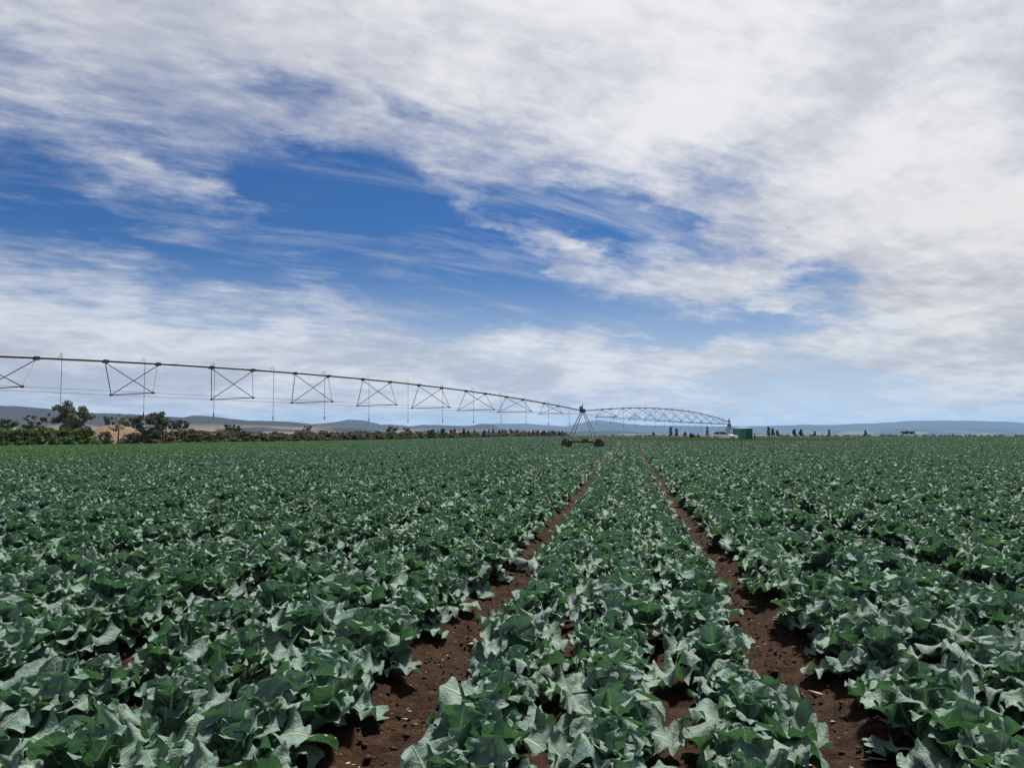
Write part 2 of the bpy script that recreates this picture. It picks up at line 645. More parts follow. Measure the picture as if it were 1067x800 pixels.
debris('soil_rubble', 5200, 0.010, (1, 1, 0.6), plain('clod_earth', (0.052, 0.028, 0.016), 0.95, var=0.35, scale=3, spec=0.1), 'crumbled brown earth clods lying along the bare soil tracks', 5)
debris('plant_litter', 1000, 0.011, (1.7, 0.5, 0.22), plain('dry_litter', (0.36, 0.29, 0.19), 0.8, var=0.4, scale=2), 'pale dry scraps of leaf and straw scattered on the soil tracks', 6)

# ------------------------------------------------------------------ hills
def hill_mat():
    m, t, out = new_mat('hillside')
    pos = t.new('ShaderNodeNewGeometry').outputs['Position']
    x, y, z = t.sep(pos)
    flat = t.comb(t.m('MULTIPLY', x, 0.0012), t.m('MULTIPLY', y, 0.0012), t.m('MULTIPLY', z, 0.012))
    a = t.mix(t.noise(flat, 4, 5, 0.6), (0.024, 0.020, 0.021), (0.055, 0.044, 0.038))
    a = t.mix(t.ss(t.noise(flat, 9, 4, 0.6), 0.55, 0.62), a, (0.030, 0.036, 0.022))
    v = t.new('ShaderNodeTexVoronoi'); v.inputs['Scale'].default_value = 3.0
    t.put(v.inputs['Vector'], flat)
    fld = t.m('GREATER_THAN', t.sep(v.outputs['Color'])[0], 0.62)
    low = t.ss(z, 60, 20)
    a = t.mix(t.m('MULTIPLY', fld, low), a, (0.15, 0.115, 0.08))
    p = t.new('ShaderNodeBsdfPrincipled')
    t.put(p.inputs['Base Color'], a)
    p.inputs['Roughness'].default_value = 1.0
    p.inputs['Specular IOR Level'].default_value = 0.0
    t.l.new(p.outputs[0], out.inputs[0])
    return m


M_HILL = hill_mat()


def ridge(name, prof, Y, depth, label, seed):
    pts = np.array([tuple(at(a, b, Y)) for a, b in prof])
    xs = np.linspace(pts[0, 0], pts[-1, 0], 420)
    hh = np.interp(xs, pts[:, 0], pts[:, 2])
    hh = hh + (fbm(xs / (Y * 0.012) + seed, xs * 0 + seed, 4) - 0.5) * Y * 0.0016
    tt = np.linspace(-1, 1, 25)
    XX, TT = np.meshgrid(xs, tt, indexing='ij')
    prof_d = np.where(TT < 0, (1 - np.abs(TT)) ** 0.9, np.cos(TT * pi / 2) ** 0.8)
    gul = 1 + 0.22 * (fbm(XX / (Y * 0.03) + seed, TT * 3 + seed, 4) - 0.5) * (1 - np.abs(prof_d) ** 3)
    ZZ = np.maximum(hh[:, None], 0) * prof_d * gul - 0.5
    YY = Y + TT * depth + (fbm(XX / (Y * 0.05), XX * 0 + seed, 3) - 0.5) * depth * 0.5
    V = np.stack([XX, YY, ZZ], -1).reshape(-1, 3)
    i = np.arange(XX.size).reshape(XX.shape)
    Fq = np.stack([i[:-1, :-1], i[1:, :-1], i[1:, 1:], i[:-1, 1:]], -1).reshape(-1, 4)
    o = obj(name, np_mesh(name, V, Fq, M_HILL))
    tag(o, label, kind='structure')


ridge('hills', [(-900, 436), (-500, 424), (-150, 419), (0, 422.5), (20, 423), (60, 427), (90, 430), (140, 431.5), (195, 435), (205, 433), (215, 433), (235, 436), (260, 438), (300, 439), (315, 441.5), (340, 444), (380, 447), (430, 453)], 3600, 900, 'dark brown near hills on the left', 1.3)
ridge('hills', [(220, 453), (280, 446), (330, 441.8), (350, 440), (360, 437.2), (376, 437.5), (386, 439.8), (392, 442.5), (405, 441.5), (425, 444), (440, 442), (470, 443.5), (490, 443.5), (500, 441.6), (513, 441.8), (520, 446), (560, 448.5), (605, 448.3), (640, 448.3), (665, 450), (700, 453)], 6200, 1100, 'blue-grey mesa topped hills behind the hedge', 4.1)
ridge('hills', [(430, 449), (480, 446), (515, 441), (545, 441), (560, 442), (590, 444), (605, 441.3), (615, 438.7), (625, 437.8), (645, 439.4), (660, 442), (680, 443.2), (745, 444.2), (800, 443.8), (830, 442.5), (870, 442.5), (895, 441), (920, 440.7), (935, 439.5), (955, 438.3), (1000, 438), (1040, 439), (1067, 441), (1250, 439), (1500, 444), (1900, 447)], 11500, 2000, 'long blue hazy ridge along the horizon', 7.7)
ridge('hills', [(860, 453), (890, 448.5), (940, 447), (1000, 446), (1067, 447.5), (1200, 446), (1500, 449), (1800, 452)], 8500, 1100, 'lower blue foothills in front of the long ridge', 9.2)

# tan bank behind the left hedge
bx = at(121, 447, 128)
xs = np.linspace(-14, 14, 50); ys = np.linspace(-9, 14, 40)
BX, BY = np.meshgrid(xs, ys, indexing='ij')
BZ = 3.5 * np.exp(-(BX / 6.0) ** 2 - (BY / 6.5) ** 2) + 0.9 * (fbm(BX * 0.4, BY * 0.4, 4) - 0.5) * np.exp(-(BX / 9) ** 2 - (BY / 9) ** 2) - 0.15
V = np.stack([BX + bx.x, BY + bx.y, BZ], -1).reshape(-1, 3)
i = np.arange(BX.size).reshape(BX.shape)
tag(obj('hill_bank', np_mesh('hill_bank', V, np.stack([i[:-1, :-1], i[1:, :-1], i[1:, 1:], i[:-1, 1:]], -1).reshape(-1, 4),
    plain('dry_earth', (0.165, 0.118, 0.078), 0.95, var=0.35, scale=0.7, dirt=(0.08, 0.065, 0.035), spec=0.1))), 'bare tan earth bank showing through the left hedge', kind='structure')

# ------------------------------------------------------------------ trees and shrubs
def foliage_mat(name, c0, c1, trans=0.25):
    m, t, out = new_mat(name)
    orand = t.new('ShaderNodeObjectInfo').outputs['Random']
    lt = t.new('ShaderNodeAttribute', attribute_name='leaf_tone').outputs['Fac']
    c = t.mix(t.m('ADD', t.m('MULTIPLY', lt, 0.75), t.m('MULTIPLY', orand, 0.25)), c0, c1)
    p = t.new('ShaderNodeBsdfPrincipled')
    t.put(p.inputs['Base Color'], c)
    p.inputs['Roughness'].default_value = 0.6
    p.inputs['Specular IOR Level'].default_value = 0.3
    tr = t.new('ShaderNodeBsdfTranslucent')
    t.put(tr.inputs['Color'], c)
    ms = t.new('ShaderNodeMixShader'); ms.inputs[0].default_value = trans
    t.l.new(p.outputs[0], ms.inputs[1]); t.l.new(tr.outputs[0], ms.inputs[2])
    t.l.new(ms.outputs[0], out.inputs[0])
    return m


M_BARK = plain('bark', (0.085, 0.065, 0.05), 0.9, var=0.3, scale=4)
M_DARK = foliage_mat('dark_tree_leaf', (0.042, 0.054, 0.032), (0.135, 0.150, 0.088))
M_OLIVE = foliage_mat('olive_tree_leaf', (0.055, 0.064, 0.040), (0.170, 0.178, 0.112))
M_BROWN = foliage_mat('brown_shrub_leaf', (0.042, 0.045, 0.020), (0.110, 0.108, 0.050))
M_GREEN = foliage_mat('green_shrub_leaf', (0.030, 0.072, 0.016), (0.115, 0.180, 0.040))
M_CONIF = foliage_mat('conifer_needle', (0.022, 0.032, 0.020), (0.060, 0.072, 0.042))


def leaf_cards(centres, radii, per, size, r):
    """leaf-sized quads scattered through clumps; returns verts, faces, tone"""
    vs, tone = [], []
    for c, rad in zip(centres, radii):
        n = max(6, int(per * (rad / 0.6) ** 2))
        d = r.normal(0, 1, (n, 3)); d /= np.linalg.norm(d, axis=1)[:, None]
        pts = np.asarray(c) + d * (rad * r.random(n) ** 0.45)[:, None] * np.array([1, 1, 0.75])
        a = r.normal(0, 1, (n, 3)); a /= np.linalg.norm(a, axis=1)[:, None]
        b = np.cross(a, r.normal(0, 1, (n, 3))); b /= np.linalg.norm(b, axis=1)[:, None]
        sz = (size * r.uniform(0.6, 1.4, n))[:, None]
        q = np.stack([pts - a * sz, pts - b * sz * 0.5, pts + a * sz, pts + b * sz * 0.5], 1)
        vs.append(q.reshape(-1, 3))
        tn = np.clip(r.normal(r.uniform(0.2, 0.8), 0.2, n), 0, 1)
        tone.append(np.repeat(tn, 4))
    V = np.concatenate(vs)
    return V, np.arange(len(V)).reshape(-1, 4), np.concatenate(tone)


def make_tree(name, height, width, mat, seed, label, cat, group, sparse=1.0, trunk_h=0.25, leaf=0.16, limbs=9, stems=1):
    r = np.random.default_rng(seed)
    height *= 0.80; width *= 0.86
    e = thing(name, label, cat, (0, 0, 0), 0, group)
    mb = MB()
    cents, rads = [], []
    for st in range(stems):
        ox = (st - (stems - 1) / 2) * width * 0.33
        hgt = height * (1 if st == 0 else r.uniform(0.8, 0.97))
        lean = r.normal(0, 0.05, 2)
        tp = [(ox * (0.3 + 0.7 * f) + lean[0] * hgt * f, lean[1] * hgt * f, hgt * 0.85 * f - (0.15 if f == 0 else 0)) for f in (0, 0.2, 0.45, 0.7, 1)]
        r0 = 0.030 * hgt
        mb.tube(tp, [r0, r0 * 0.75, r0 * 0.55, r0 * 0.35, r0 * 0.12], 7)
        for k in range(limbs):
            f = r.uniform(trunk_h, 0.9)
            i0 = np.array([np.interp(f, (0, 0.2, 0.45, 0.7, 1), [q[c] for q in tp]) for c in range(3)])
            th = r.uniform(0, 6.28)
            ln = width * 0.5 / (1 if stems == 1 else 1.5) * r.uniform(0.55, 1.0) * (1.15 - abs(f - 0.5) * 0.9)
            dz = ln * r.uniform(0.3, 0.9)
            p2 = i0 + np.array([cos(th) * ln, sin(th) * ln, dz])
            p2[2] = min(p2[2], hgt * 0.94)
            p1 = (i0 + p2) / 2 + np.array([0, 0, -0.08 * ln])
            mb.tube([tuple(i0), tuple(p1), tuple(p2)], [r0 * 0.3, r0 * 0.2, r0 * 0.07], 5)
            for _ in range(3):
                cents.append(p2 + r.normal(0, width * 0.07, 3)); rads.append(width * r.uniform(0.07, 0.15))
            cents.append(p1 + r.normal(0, width * 0.05, 3)); rads.append(width * r.uniform(0.05, 0.11))
        cents.append(np.array(tp[-1]) + [0, 0, hgt * 0.05]); rads.append(width * 0.13)
    mb.build('trunk', M_BARK, e, True)
    V, Fq, tn = leaf_cards(cents, rads, 105 * sparse, leaf, r)
    V[:, 2] = np.maximum(V[:, 2], 0.1)
    obj('crown', np_mesh('crown', V, Fq, mat, False, None, {'leaf_tone': tn}), e)
    return e


def copy_tree(o, label=None):
    c = o.copy(); col.objects.link(c)
    if label: c['label'] = label
    for ch in o.children:
        d = ch.copy(); col.objects.link(d); d.parent = c
    return c


def put(o, px, Y, rz=0.0, sc=(1, 1, 1), dz=0.0):
    x = at(px, EYE_Y, Y).x
    o.location = (x, Y, rise1(x, Y) + dz)
    o.rotation_euler = (0, 0, rz)
    o.scale = sc
    return o


def hgt_at(py, Y):
    return (EYE_Y - py) / F * Y + CAM_Z


GT = 'big trees standing behind the left hedge'
put(make_tree('tree', hgt_at(424, 128), 4.6, M_DARK, 21, 'round dark bushy tree, leftmost behind the bright green shrubs', 'tree', GT, 1.3, 0.15, 0.15, 12), 33, 128)
put(make_tree('tree', hgt_at(414.5, 118), 6.6, M_OLIVE, 22, 'tallest broad tree with airy crown, left of the tan earth bank', 'tree', GT, 1.25, 0.15, 0.15, 17), 78, 118)
put(make_tree('tree', hgt_at(420, 120), 2.9, M_OLIVE, 23, 'small slender tree with thin round crown above the tan earth bank', 'tree', GT, 0.75, 0.45, 0.13, 8), 123, 120)
put(make_tree('tree', hgt_at(421, 114), 4.6, M_DARK, 24, 'dense dark tree right of the tan earth bank', 'tree', GT, 1.35, 0.12, 0.15, 14), 154, 114)
put(make_tree('tree', hgt_at(418, 117), 4.4, M_OLIVE, 25, 'double stemmed tree with two airy tufts right of the dense dark tree', 'tree', GT, 0.7, 0.35, 0.15, 6, 2), 172, 117)
far = make_tree('tree', 6.0, 4.5, M_DARK, 31, 'x', 'tree', 'small distant trees on the left skyline', 0.9, 0.35, 0.25, 8)
fars = [(113, 428, 300, 'thin pointed tree on the skyline left of the slender tree', 0.5), (137, 429.5, 320, 'tiny round tree on the skyline between slender and dense trees', 1.0),
        (182, 432.5, 300, 'small tree on the skyline just right of the two airy tufts', 0.9), (188, 433.5, 310, 'low tree on the skyline, second right of the two airy tufts', 1.0),
        (4, 431, 220, 'dark tree behind the bright green shrubs at the left edge', 1.6),
        (240, 438.5, 300, 'dark clump tree above the brown hedge below the second truss', 1.0), (248, 440, 310, 'shorter dark tree beside the dark clump tree above the brown hedge', 1.0),
        (320, 440.5, 340, 'lone small tree above the hedge below the third truss', 0.8), (407, 441, 380, 'small tree above the hedge below the fourth truss', 1.3), (424, 443, 390, 'low tree right of the one below the fourth truss', 1.0)]
for j, (px, py, Y, lab, ws) in enumerate(fars):
    o = far if j == 0 else copy_tree(far)
    o['label'] = lab
    h = hgt_at(py, Y) / 6.0
    put(o, px, Y, j * 1.3, (h * ws * 0.9, h * ws * 0.9, h))


# shrubs ---------------------------------------------------------------
def shrub_mesh(seed, mat, w=3.2, h=3.0, leaf=0.12, per=26, n=26, pointed=False):
    r = np.random.default_rng(seed)
    cents, rads = [], []
    for k in range(n):
        f = r.random() ** 0.8
        if pointed:
            rad = w * 0.5 * (1 - f) * r.uniform(0.3, 1)
        else:
            rad = w * 0.5 * math.sqrt(max(0, 1 - (f * 0.95) ** 2.2)) * r.uniform(0.2, 0.85)
        th = r.uniform(0, 6.28)
        cents.append((cos(th) * rad, sin(th) * rad, h * (0.05 + 0.85 * f))); rads.append(r.uniform(0.32, 0.66) * (1 - 0.45 * f))
    if pointed:
        for f in np.linspace(0.2, 1, 6):
            cents.append((0, 0, h * 0.93 * f)); rads.append(max(0.12, w * 0.36 * (1.02 - f)))
    V, Fq, tn = leaf_cards(cents, rads, per * 6.5, leaf, r)
    V[:, 2] = np.maximum(V[:, 2], 0.0)
    return np_mesh('shrub', V, Fq, mat, False, None, {'leaf_tone': tn})


sh_green = [shrub_mesh(40 + k, M_GREEN) for k in range(4)]
sh_brown = [shrub_mesh(50 + k, M_BROWN, 3.4, 3.0) for k in range(5)]
sh_olive = [shrub_mesh(60 + k, M_OLIVE, 3.4, 3.0) for k in range(3)]
sh_conif = [shrub_mesh(70 + k, M_CONIF, 2.4, 4.6, 0.14, 26, 26, True) for k in range(4)]
Y = 78.0
while Y < 440:
    x = hedge_x(Y) - random.uniform(0, 2.2)
    px = proj((x, Y, 1.0))[0]
    step = 0.85 if Y < 150 else (1.15 if Y < 260 else 1.7)
    Yn = Y + step * random.uniform(0.75, 1.25)
    hs = 1.02 + 0.05 * sstep(120, 420, Y)
    if px < 97 or (px < 130 and random.random() < 0.0):
        o = obj('shrub', random.choice(sh_green))
        tag(o, 'leafy bright green shrub in the hedge left of the tan earth bank', 'shrub', 'bright green shrubs left of the earth bank')
        h = hs * random.uniform(0.78, 1.02); w = random.uniform(1.0, 1.25)
    elif px < 132:
        o = obj('shrub', random.choice(sh_olive))
        tag(o, 'low olive shrub growing in front of the tan earth bank', 'shrub', 'low olive shrubs before the earth bank')
        h = random.uniform(0.22, 0.55) if px > 104 else 0.16; w = random.uniform(0.5, 0.8)
        if 107 < px < 122: h *= 1.7
    elif px < 440 or random.random() < 0.45:
        o = obj('shrub', random.choice(sh_brown + sh_brown + sh_olive))
        tag(o, 'brown olive shrub in the long scrubby hedge right of the tan earth bank', 'shrub', 'brown shrubs of the long hedge')
        h = hs * random.uniform(0.62, 0.92); w = random.uniform(1.25, 1.65)
        if px > 440: h *= 0.85
    else:
        o = obj('young_conifer', random.choice(sh_conif))
        tag(o, 'dark pointed young conifer in the row at the far end of the hedge', 'conifer', 'young conifers at the far end of the hedge')
        h = hs * random.uniform(0.45, 0.78); w = random.uniform(0.9, 1.25)
    put(o, px, Y, random.uniform(0, 6.28), (w, w, h))
    Y = Yn
# a few extra conifers and bushes that close the end of the hedge
for j in range(16):
    Yc = 250 + 178 * j / 15
    o = obj('young_conifer', random.choice(sh_conif))
    tag(o, 'dark pointed young conifer in the row at the far end of the hedge', 'conifer', 'young conifers at the far end of the hedge')
    h = random.uniform(0.55, 0.9)
    put(o, proj((hedge_x(Yc) - 3, Yc, 1))[0], Yc, j, (1.1, 1.1, h))

# distant dark trees right of the tower ---------------------------------------------
def bushy(seed, h, w, pointed, leafsz=0.2):
    """small dense far tree: short trunk and a crown reaching almost to the ground"""
    e = thing('tree', 'x', 'tree', (0, 0, 0), 0, 'dark trees along the far horizon')
    MB().tube([(0, 0, -0.2), (0.02, 0.01, h * 0.5), (0.0, 0.03, h * 0.85)], [0.14, 0.10, 0.04], 6).build('trunk', M_BARK, e)
    r = np.random.default_rng(seed)
    cents, rads = [], []
    for k in range(26):
        f = r.random()
        prof_ = math.sin(pi * min(1, 0.12 + 0.88 * f)) ** 0.6 if not pointed else (0.9 if f < 0.75 else 0.6)
        th = r.uniform(0, 6.28); rd = w * 0.34 * prof_ * math.sqrt(r.random())
        cents.append((cos(th) * rd, sin(th) * rd, h * (0.14 + 0.78 * f))); rads.append(w * r.uniform(0.14, 0.24))
    V, Fq, tn = leaf_cards(cents, rads, 110, leafsz, r)
    V[:, 2] = np.maximum(V[:, 2], 0.05)
    obj('crown', np_mesh('crown', V, Fq, M_DARK, False, None, {'leaf_tone': tn}), e)
    return e


hz = bushy(81, 5.0, 3.4, False)
hzt = bushy(82, 5.0, 2.2, True)
fl = make_tree('tree', 4.0, 4.0, M_DARK, 83, 'x', 'tree', 'dark trees along the far horizon', 1.6, 0.65, 0.28, 12)
hlist = [(681, 449.5, 3.0, hz, 'small round dark tree, first right of the wheeled tower'), (699, 443.6, 4.0, hzt, 'upright dark tree, taller of the neighbouring pair left of the car'), (705, 445.5, 4.0, hzt, 'shorter upright dark tree of the neighbouring pair left of the car'),
         (714, 449.5, 4.0, hz, 'low round dark tree right of the upright pair'), (737, 443.3, 3.2, hzt, 'narrow tall dark tree standing alone just left of the white car'),
         (801, 443.6, 4.2, hzt, 'tall dark tree right of the green shed, in a touching pair'), (805, 445.5, 3.8, hz, 'rounder dark tree of the touching pair right of the shed'), (810, 447.5, 3.6, hz, 'short dark tree just right of the touching pair beyond the shed'),
         (828, 446, 4.4, hz, 'broad dark tree in the clump of two well right of the shed'), (835, 446.5, 4.8, hz, 'dark tree on the right side of the clump of two'),
         (849, 448.5, 2.8, hz, 'tiny dark tree between the clump and the leaning tree'), (864, 446.8, 2.6, hzt, 'small leaning dark tree right of the tiny one'),
         (901.5, 447.5, 3.4, hz, 'isolated round black tree on the horizon over the right field'), (943, 448.0, 6.5, fl, 'flat-topped spreading dark tree low on the horizon, left one'), (950, 448.5, 6.0, fl, 'flat-topped spreading dark tree low on the horizon, right one')]
seen = set()
for j, (px, py, wpx, src, lab) in enumerate(hlist):
    Yt = 345 + 9 * ((j * 7) % 11)
    o = src if src.name not in seen else copy_tree(src)
    seen.add(src.name)
    o['label'] = lab
    base_h = {hz.name: 5.0, hzt.name: 5.0, fl.name: 4.0}[src.name]
    base_w = {hz.name: 3.4, hzt.name: 2.2, fl.name: 4.0}[src.name]
    h = (hgt_at(py, Yt) - 0.64) * 0.94 / base_h
    w = max(wpx, 3.0) * 1.25 / F * Yt / base_w
    put(o, px, Yt, j * 0.9, (w, w, h))
# low far bushes by the pad
lowb = shrub_mesh(90, M_CONIF, 3.0, 1.9, 0.16, 26, 20)
for px, Yb, w, h, lab in ((719.7, 176, 0.30, 0.86, 'small upright dark bush, leftmost of three left of the car'), (722.5, 178, 0.40, 0.66, 'dark bush in the middle of the three left of the car'), (727.5, 178, 0.45, 0.60, 'low dark bush, nearest of three to the narrow tall tree')):
    o = obj('bush', lowb)
    tag(o, lab, 'bush', 'dark bushes left of the car')
    put(o, px, Yb, px, (w, w, h))
# thin far tree line on the horizon
lm = [shrub_mesh(95 + k, M_CONIF, 4.0, 1.6, 0.25, 20, 16) for k in range(2)]
vv, ff, tn = [], [], []
r = np.random.default_rng(3)
cents, rads = [], []
for xx in np.arange(30, 620, 2.2):
    if xx < 95 or xx > 150:
        cents.append((xx, 440 + r.normal(0, 3), 0.8)); rads.append(r.uniform(0.7, 1.3) * (1.25 if xx > 150 else 0.9))
V, Fq, tn = leaf_cards(cents, rads, 14, 0.4, r)
tag(obj('far_vegetation', np_mesh('far_vegetation', V, Fq, M_CONIF, False, None, {'leaf_tone': tn})), 'thin dark line of distant scrub along the far field edge', 'scrub', kind='stuff')

# rough grass on the pad --------------------------------------------------------------
r = np.random.default_rng(8)
M_VERGE = foliage_mat('verge_grass_blade', (0.065, 0.100, 0.032), (0.16, 0.175, 0.075), 0.3)
pts = []
while len(pts) < 12000:
    x, y = PC.x - 3 + r.uniform(-26, 26), PC.y + 3 + r.uniform(-39, 39)
    e_ = ((x - PC.x + 3) / 25.0) ** 2 + ((y - PC.y - 3) / 38.0) ** 2
    if e_ < 1 and not (abs(x - 36) < 5 and abs(y - 131) < 6 and r.random() < 0.7):
        pts.append((x, y))
pts = np.array(pts)
n = len(pts)
h = r.uniform(0.10, 0.34, n); wd = r.uniform(0.05, 0.16, n); th = r.uniform(0, pi, n)
zb = rise(pts[:, 0], pts[:, 1])
dx, dy = np.cos(th) * wd, np.sin(th) * wd
lx, ly = r.normal(0, 0.08, n), r.normal(0, 0.08, n)
q = np.stack([np.stack([pts[:, 0] - dx, pts[:, 1] - dy, zb], -1), np.stack([pts[:, 0] + dx, pts[:, 1] + dy, zb], -1),
              np.stack([pts[:, 0] + dx * 0.5 + lx, pts[:, 1] + dy * 0.5 + ly, zb + h], -1), np.stack([pts[:, 0] - dx * 0.5 + lx, pts[:, 1] - dy * 0.5 + ly, zb + h], -1)], 1).reshape(-1, 3)
tag(obj('grass', np_mesh('grass', q, np.arange(len(q)).reshape(-1, 4), M_VERGE, False, None, {'leaf_tone': np.repeat(r.random(n), 4)})), 'rough yellow-green grass around the car and shed', 'grass', kind='stuff')

# ------------------------------------------------------------------ centre pivot irrigator
M_PIPE = plain('weathered_galvanised_steel', (0.16, 0.155, 0.155), 0.55, 0.3, 0.2, 3, (0.06, 0.045, 0.035))
M_TRUSS = plain('dull_galvanised_truss', (0.12, 0.112, 0.115), 0.65, 0.2, 0.2, 3)
M_LEG = plain('pale_galvanised_leg', (0.34, 0.31, 0.32), 0.6, 0.2, 0.2, 3, (0.20, 0.14, 0.125))
M_REDRUST = plain('muddy_red_oxide', (0.11, 0.058, 0.045), 0.8, 0.0, 0.3, 3, (0.06, 0.038, 0.028))
M_TYRE = plain('muddy_tyre_rubber', (0.075, 0.055, 0.042), 0.9, 0, 0.3, 5, (0.17, 0.10, 0.065))
M_RUST_RIM = plain('rusty_rim', (0.19, 0.085, 0.045), 0.8, 0.1, 0.3, 5)
M_HOSE = plain('black_hose', (0.03, 0.03, 0.032), 0.6)
M_BOXG = plain('control_box_grey', (0.25, 0.26, 0.27), 0.5)

TOWER = Vector((6.76, 73.6, 0)); SPAN1 = Vector((-27.5, -42.6, 0)); CENTRE = Vector((PC.x + 2.0, 140.0, 0))
P_TOP = 3.9
irr = thing('irrigation_pivot', 'long centre pivot irrigator with arched trussed pipe spans on a wheeled tower', 'irrigator', (TOWER.x, TOWER.y, rise1(TOWER.x, TOWER.y)))
OFF = Vector(irr.location)
END1 = TOWER + SPAN1 * 1.3


def L(p):
    return Vector(p) - OFF


def span(A, B, hA, hB, rise_h, n_st, drops, low_end):
    """pipe from A to B (plan), pipe heights hA/hB, arch rise"""
    A = Vector((A.x, A.y, 0)); B = Vector((B.x, B.y, 0))
    d = (B - A); ln = d.length; dn = d.normalized(); nn = Vector((-dn.y, dn.x, 0))

    def top(f):
        return A + d * f + Vector((0, 0, hA + (hB - hA) * f + rise_h * (1 - (2 * f - 1) ** 2)))

    pts = [top(f) for f in np.linspace(0, 1, 25)]
    MB().tube([L(q) for q in pts], 0.060, 10).build('span_pipe', M_PIPE, irr, True)
    st = [0.0997 + 0.0835 * k - (0.008 if k == 0 else 0) for k in range(n_st)]
    lows = []
    for f in st:
        par = 1 - (2 * f - 1) ** 2
        dep = 0.42 + 1.22 * par
        lw = (0.55 + 1.15 * min(1, par * 1.6))
        fa, fb = f - 1.28 / ln, f + 1.28 / ln
        a, b_ = top(fa), top(fb)
        c = top(f) - Vector((0, 0, dep))
        l_, r_ = c + nn * lw, c - nn * lw
        mb = MB()
        for p0 in (a, b_):
            for p1 in (l_, r_):
                mb.tube([L(p0 - Vector((0, 0, 0.08))), L(p1)], 0.021, 5)
        mb.tube([L(l_), L(r_)], 0.025, 5)
        for p0 in (a, b_):
            mb.box(L(p0 - Vector((0, 0, 0.02))), (0.22, 0.18, 0.15), math.atan2(dn.y, dn.x))
        for p1 in (l_, r_):
            mb.box(L(p1), (0.10, 0.10, 0.09), math.atan2(dn.y, dn.x))
        mb.build('truss_brace', M_TRUSS, irr)
        lows.append((l_, r_))
    for s_ in (0, 1):
        chain = [L(top(0.004) - Vector((0, 0, 0.3)))] + [L(q[s_]) for q in lows] + [L(top(0.996) - Vector((0, 0, 0.3)))]
        MB().tube(chain, 0.011, 5).build('truss_rod', M_TRUSS, irr)
    for f, bottom in drops:
        p0 = top(f)
        sd = nn * 0.18
        z0 = p0.z + 0.09
        mb = MB()
        mb.tube([L(Vector((p0.x, p0.y, z0 - 0.05))), L(Vector((p0.x, p0.y, z0 + 0.10))), L(Vector((p0.x, p0.y, z0 + 0.15)) + sd * 0.5), L(Vector((p0.x, p0.y, z0 + 0.10)) + sd), L(Vector((p0.x, p0.y, bottom + 0.2)) + sd * 1.1)], 0.011, 5)
        h_ = mb.build('drop_hose', M_HOSE, irr)
        mb = MB()
        q = L(Vector((p0.x, p0.y, bottom)) + sd * 1.1)
        mb.tube([q + Vector((0, 0, 0.22)), q + Vector((0, 0, 0.20)), q + Vector((0, 0, 0.02)), q], [0.012, 0.028, 0.028, 0.05], 8)
        mb.build('sprinkler', M_HOSE, h_)
    return top


zg = rise1(TOWER.x, TOWER.y)
HT = P_TOP
d1 = [(0.06 + 0.0745 * k) / 1.3 for k in range(17)]
d1 = [(f, 2.45 + random.uniform(-0.08, 0.08)) for f in d1]
span(TOWER, END1, HT, HT, 1.24, 11, d1, 0)
d2 = [(0.06 + 0.0585 * k, 2.55 + random.uniform(-0.1, 0.1)) for k in range(16)]
HC = 3.95
span(TOWER, CENTRE, HT, HC, 1.12, 11, d2, 0)


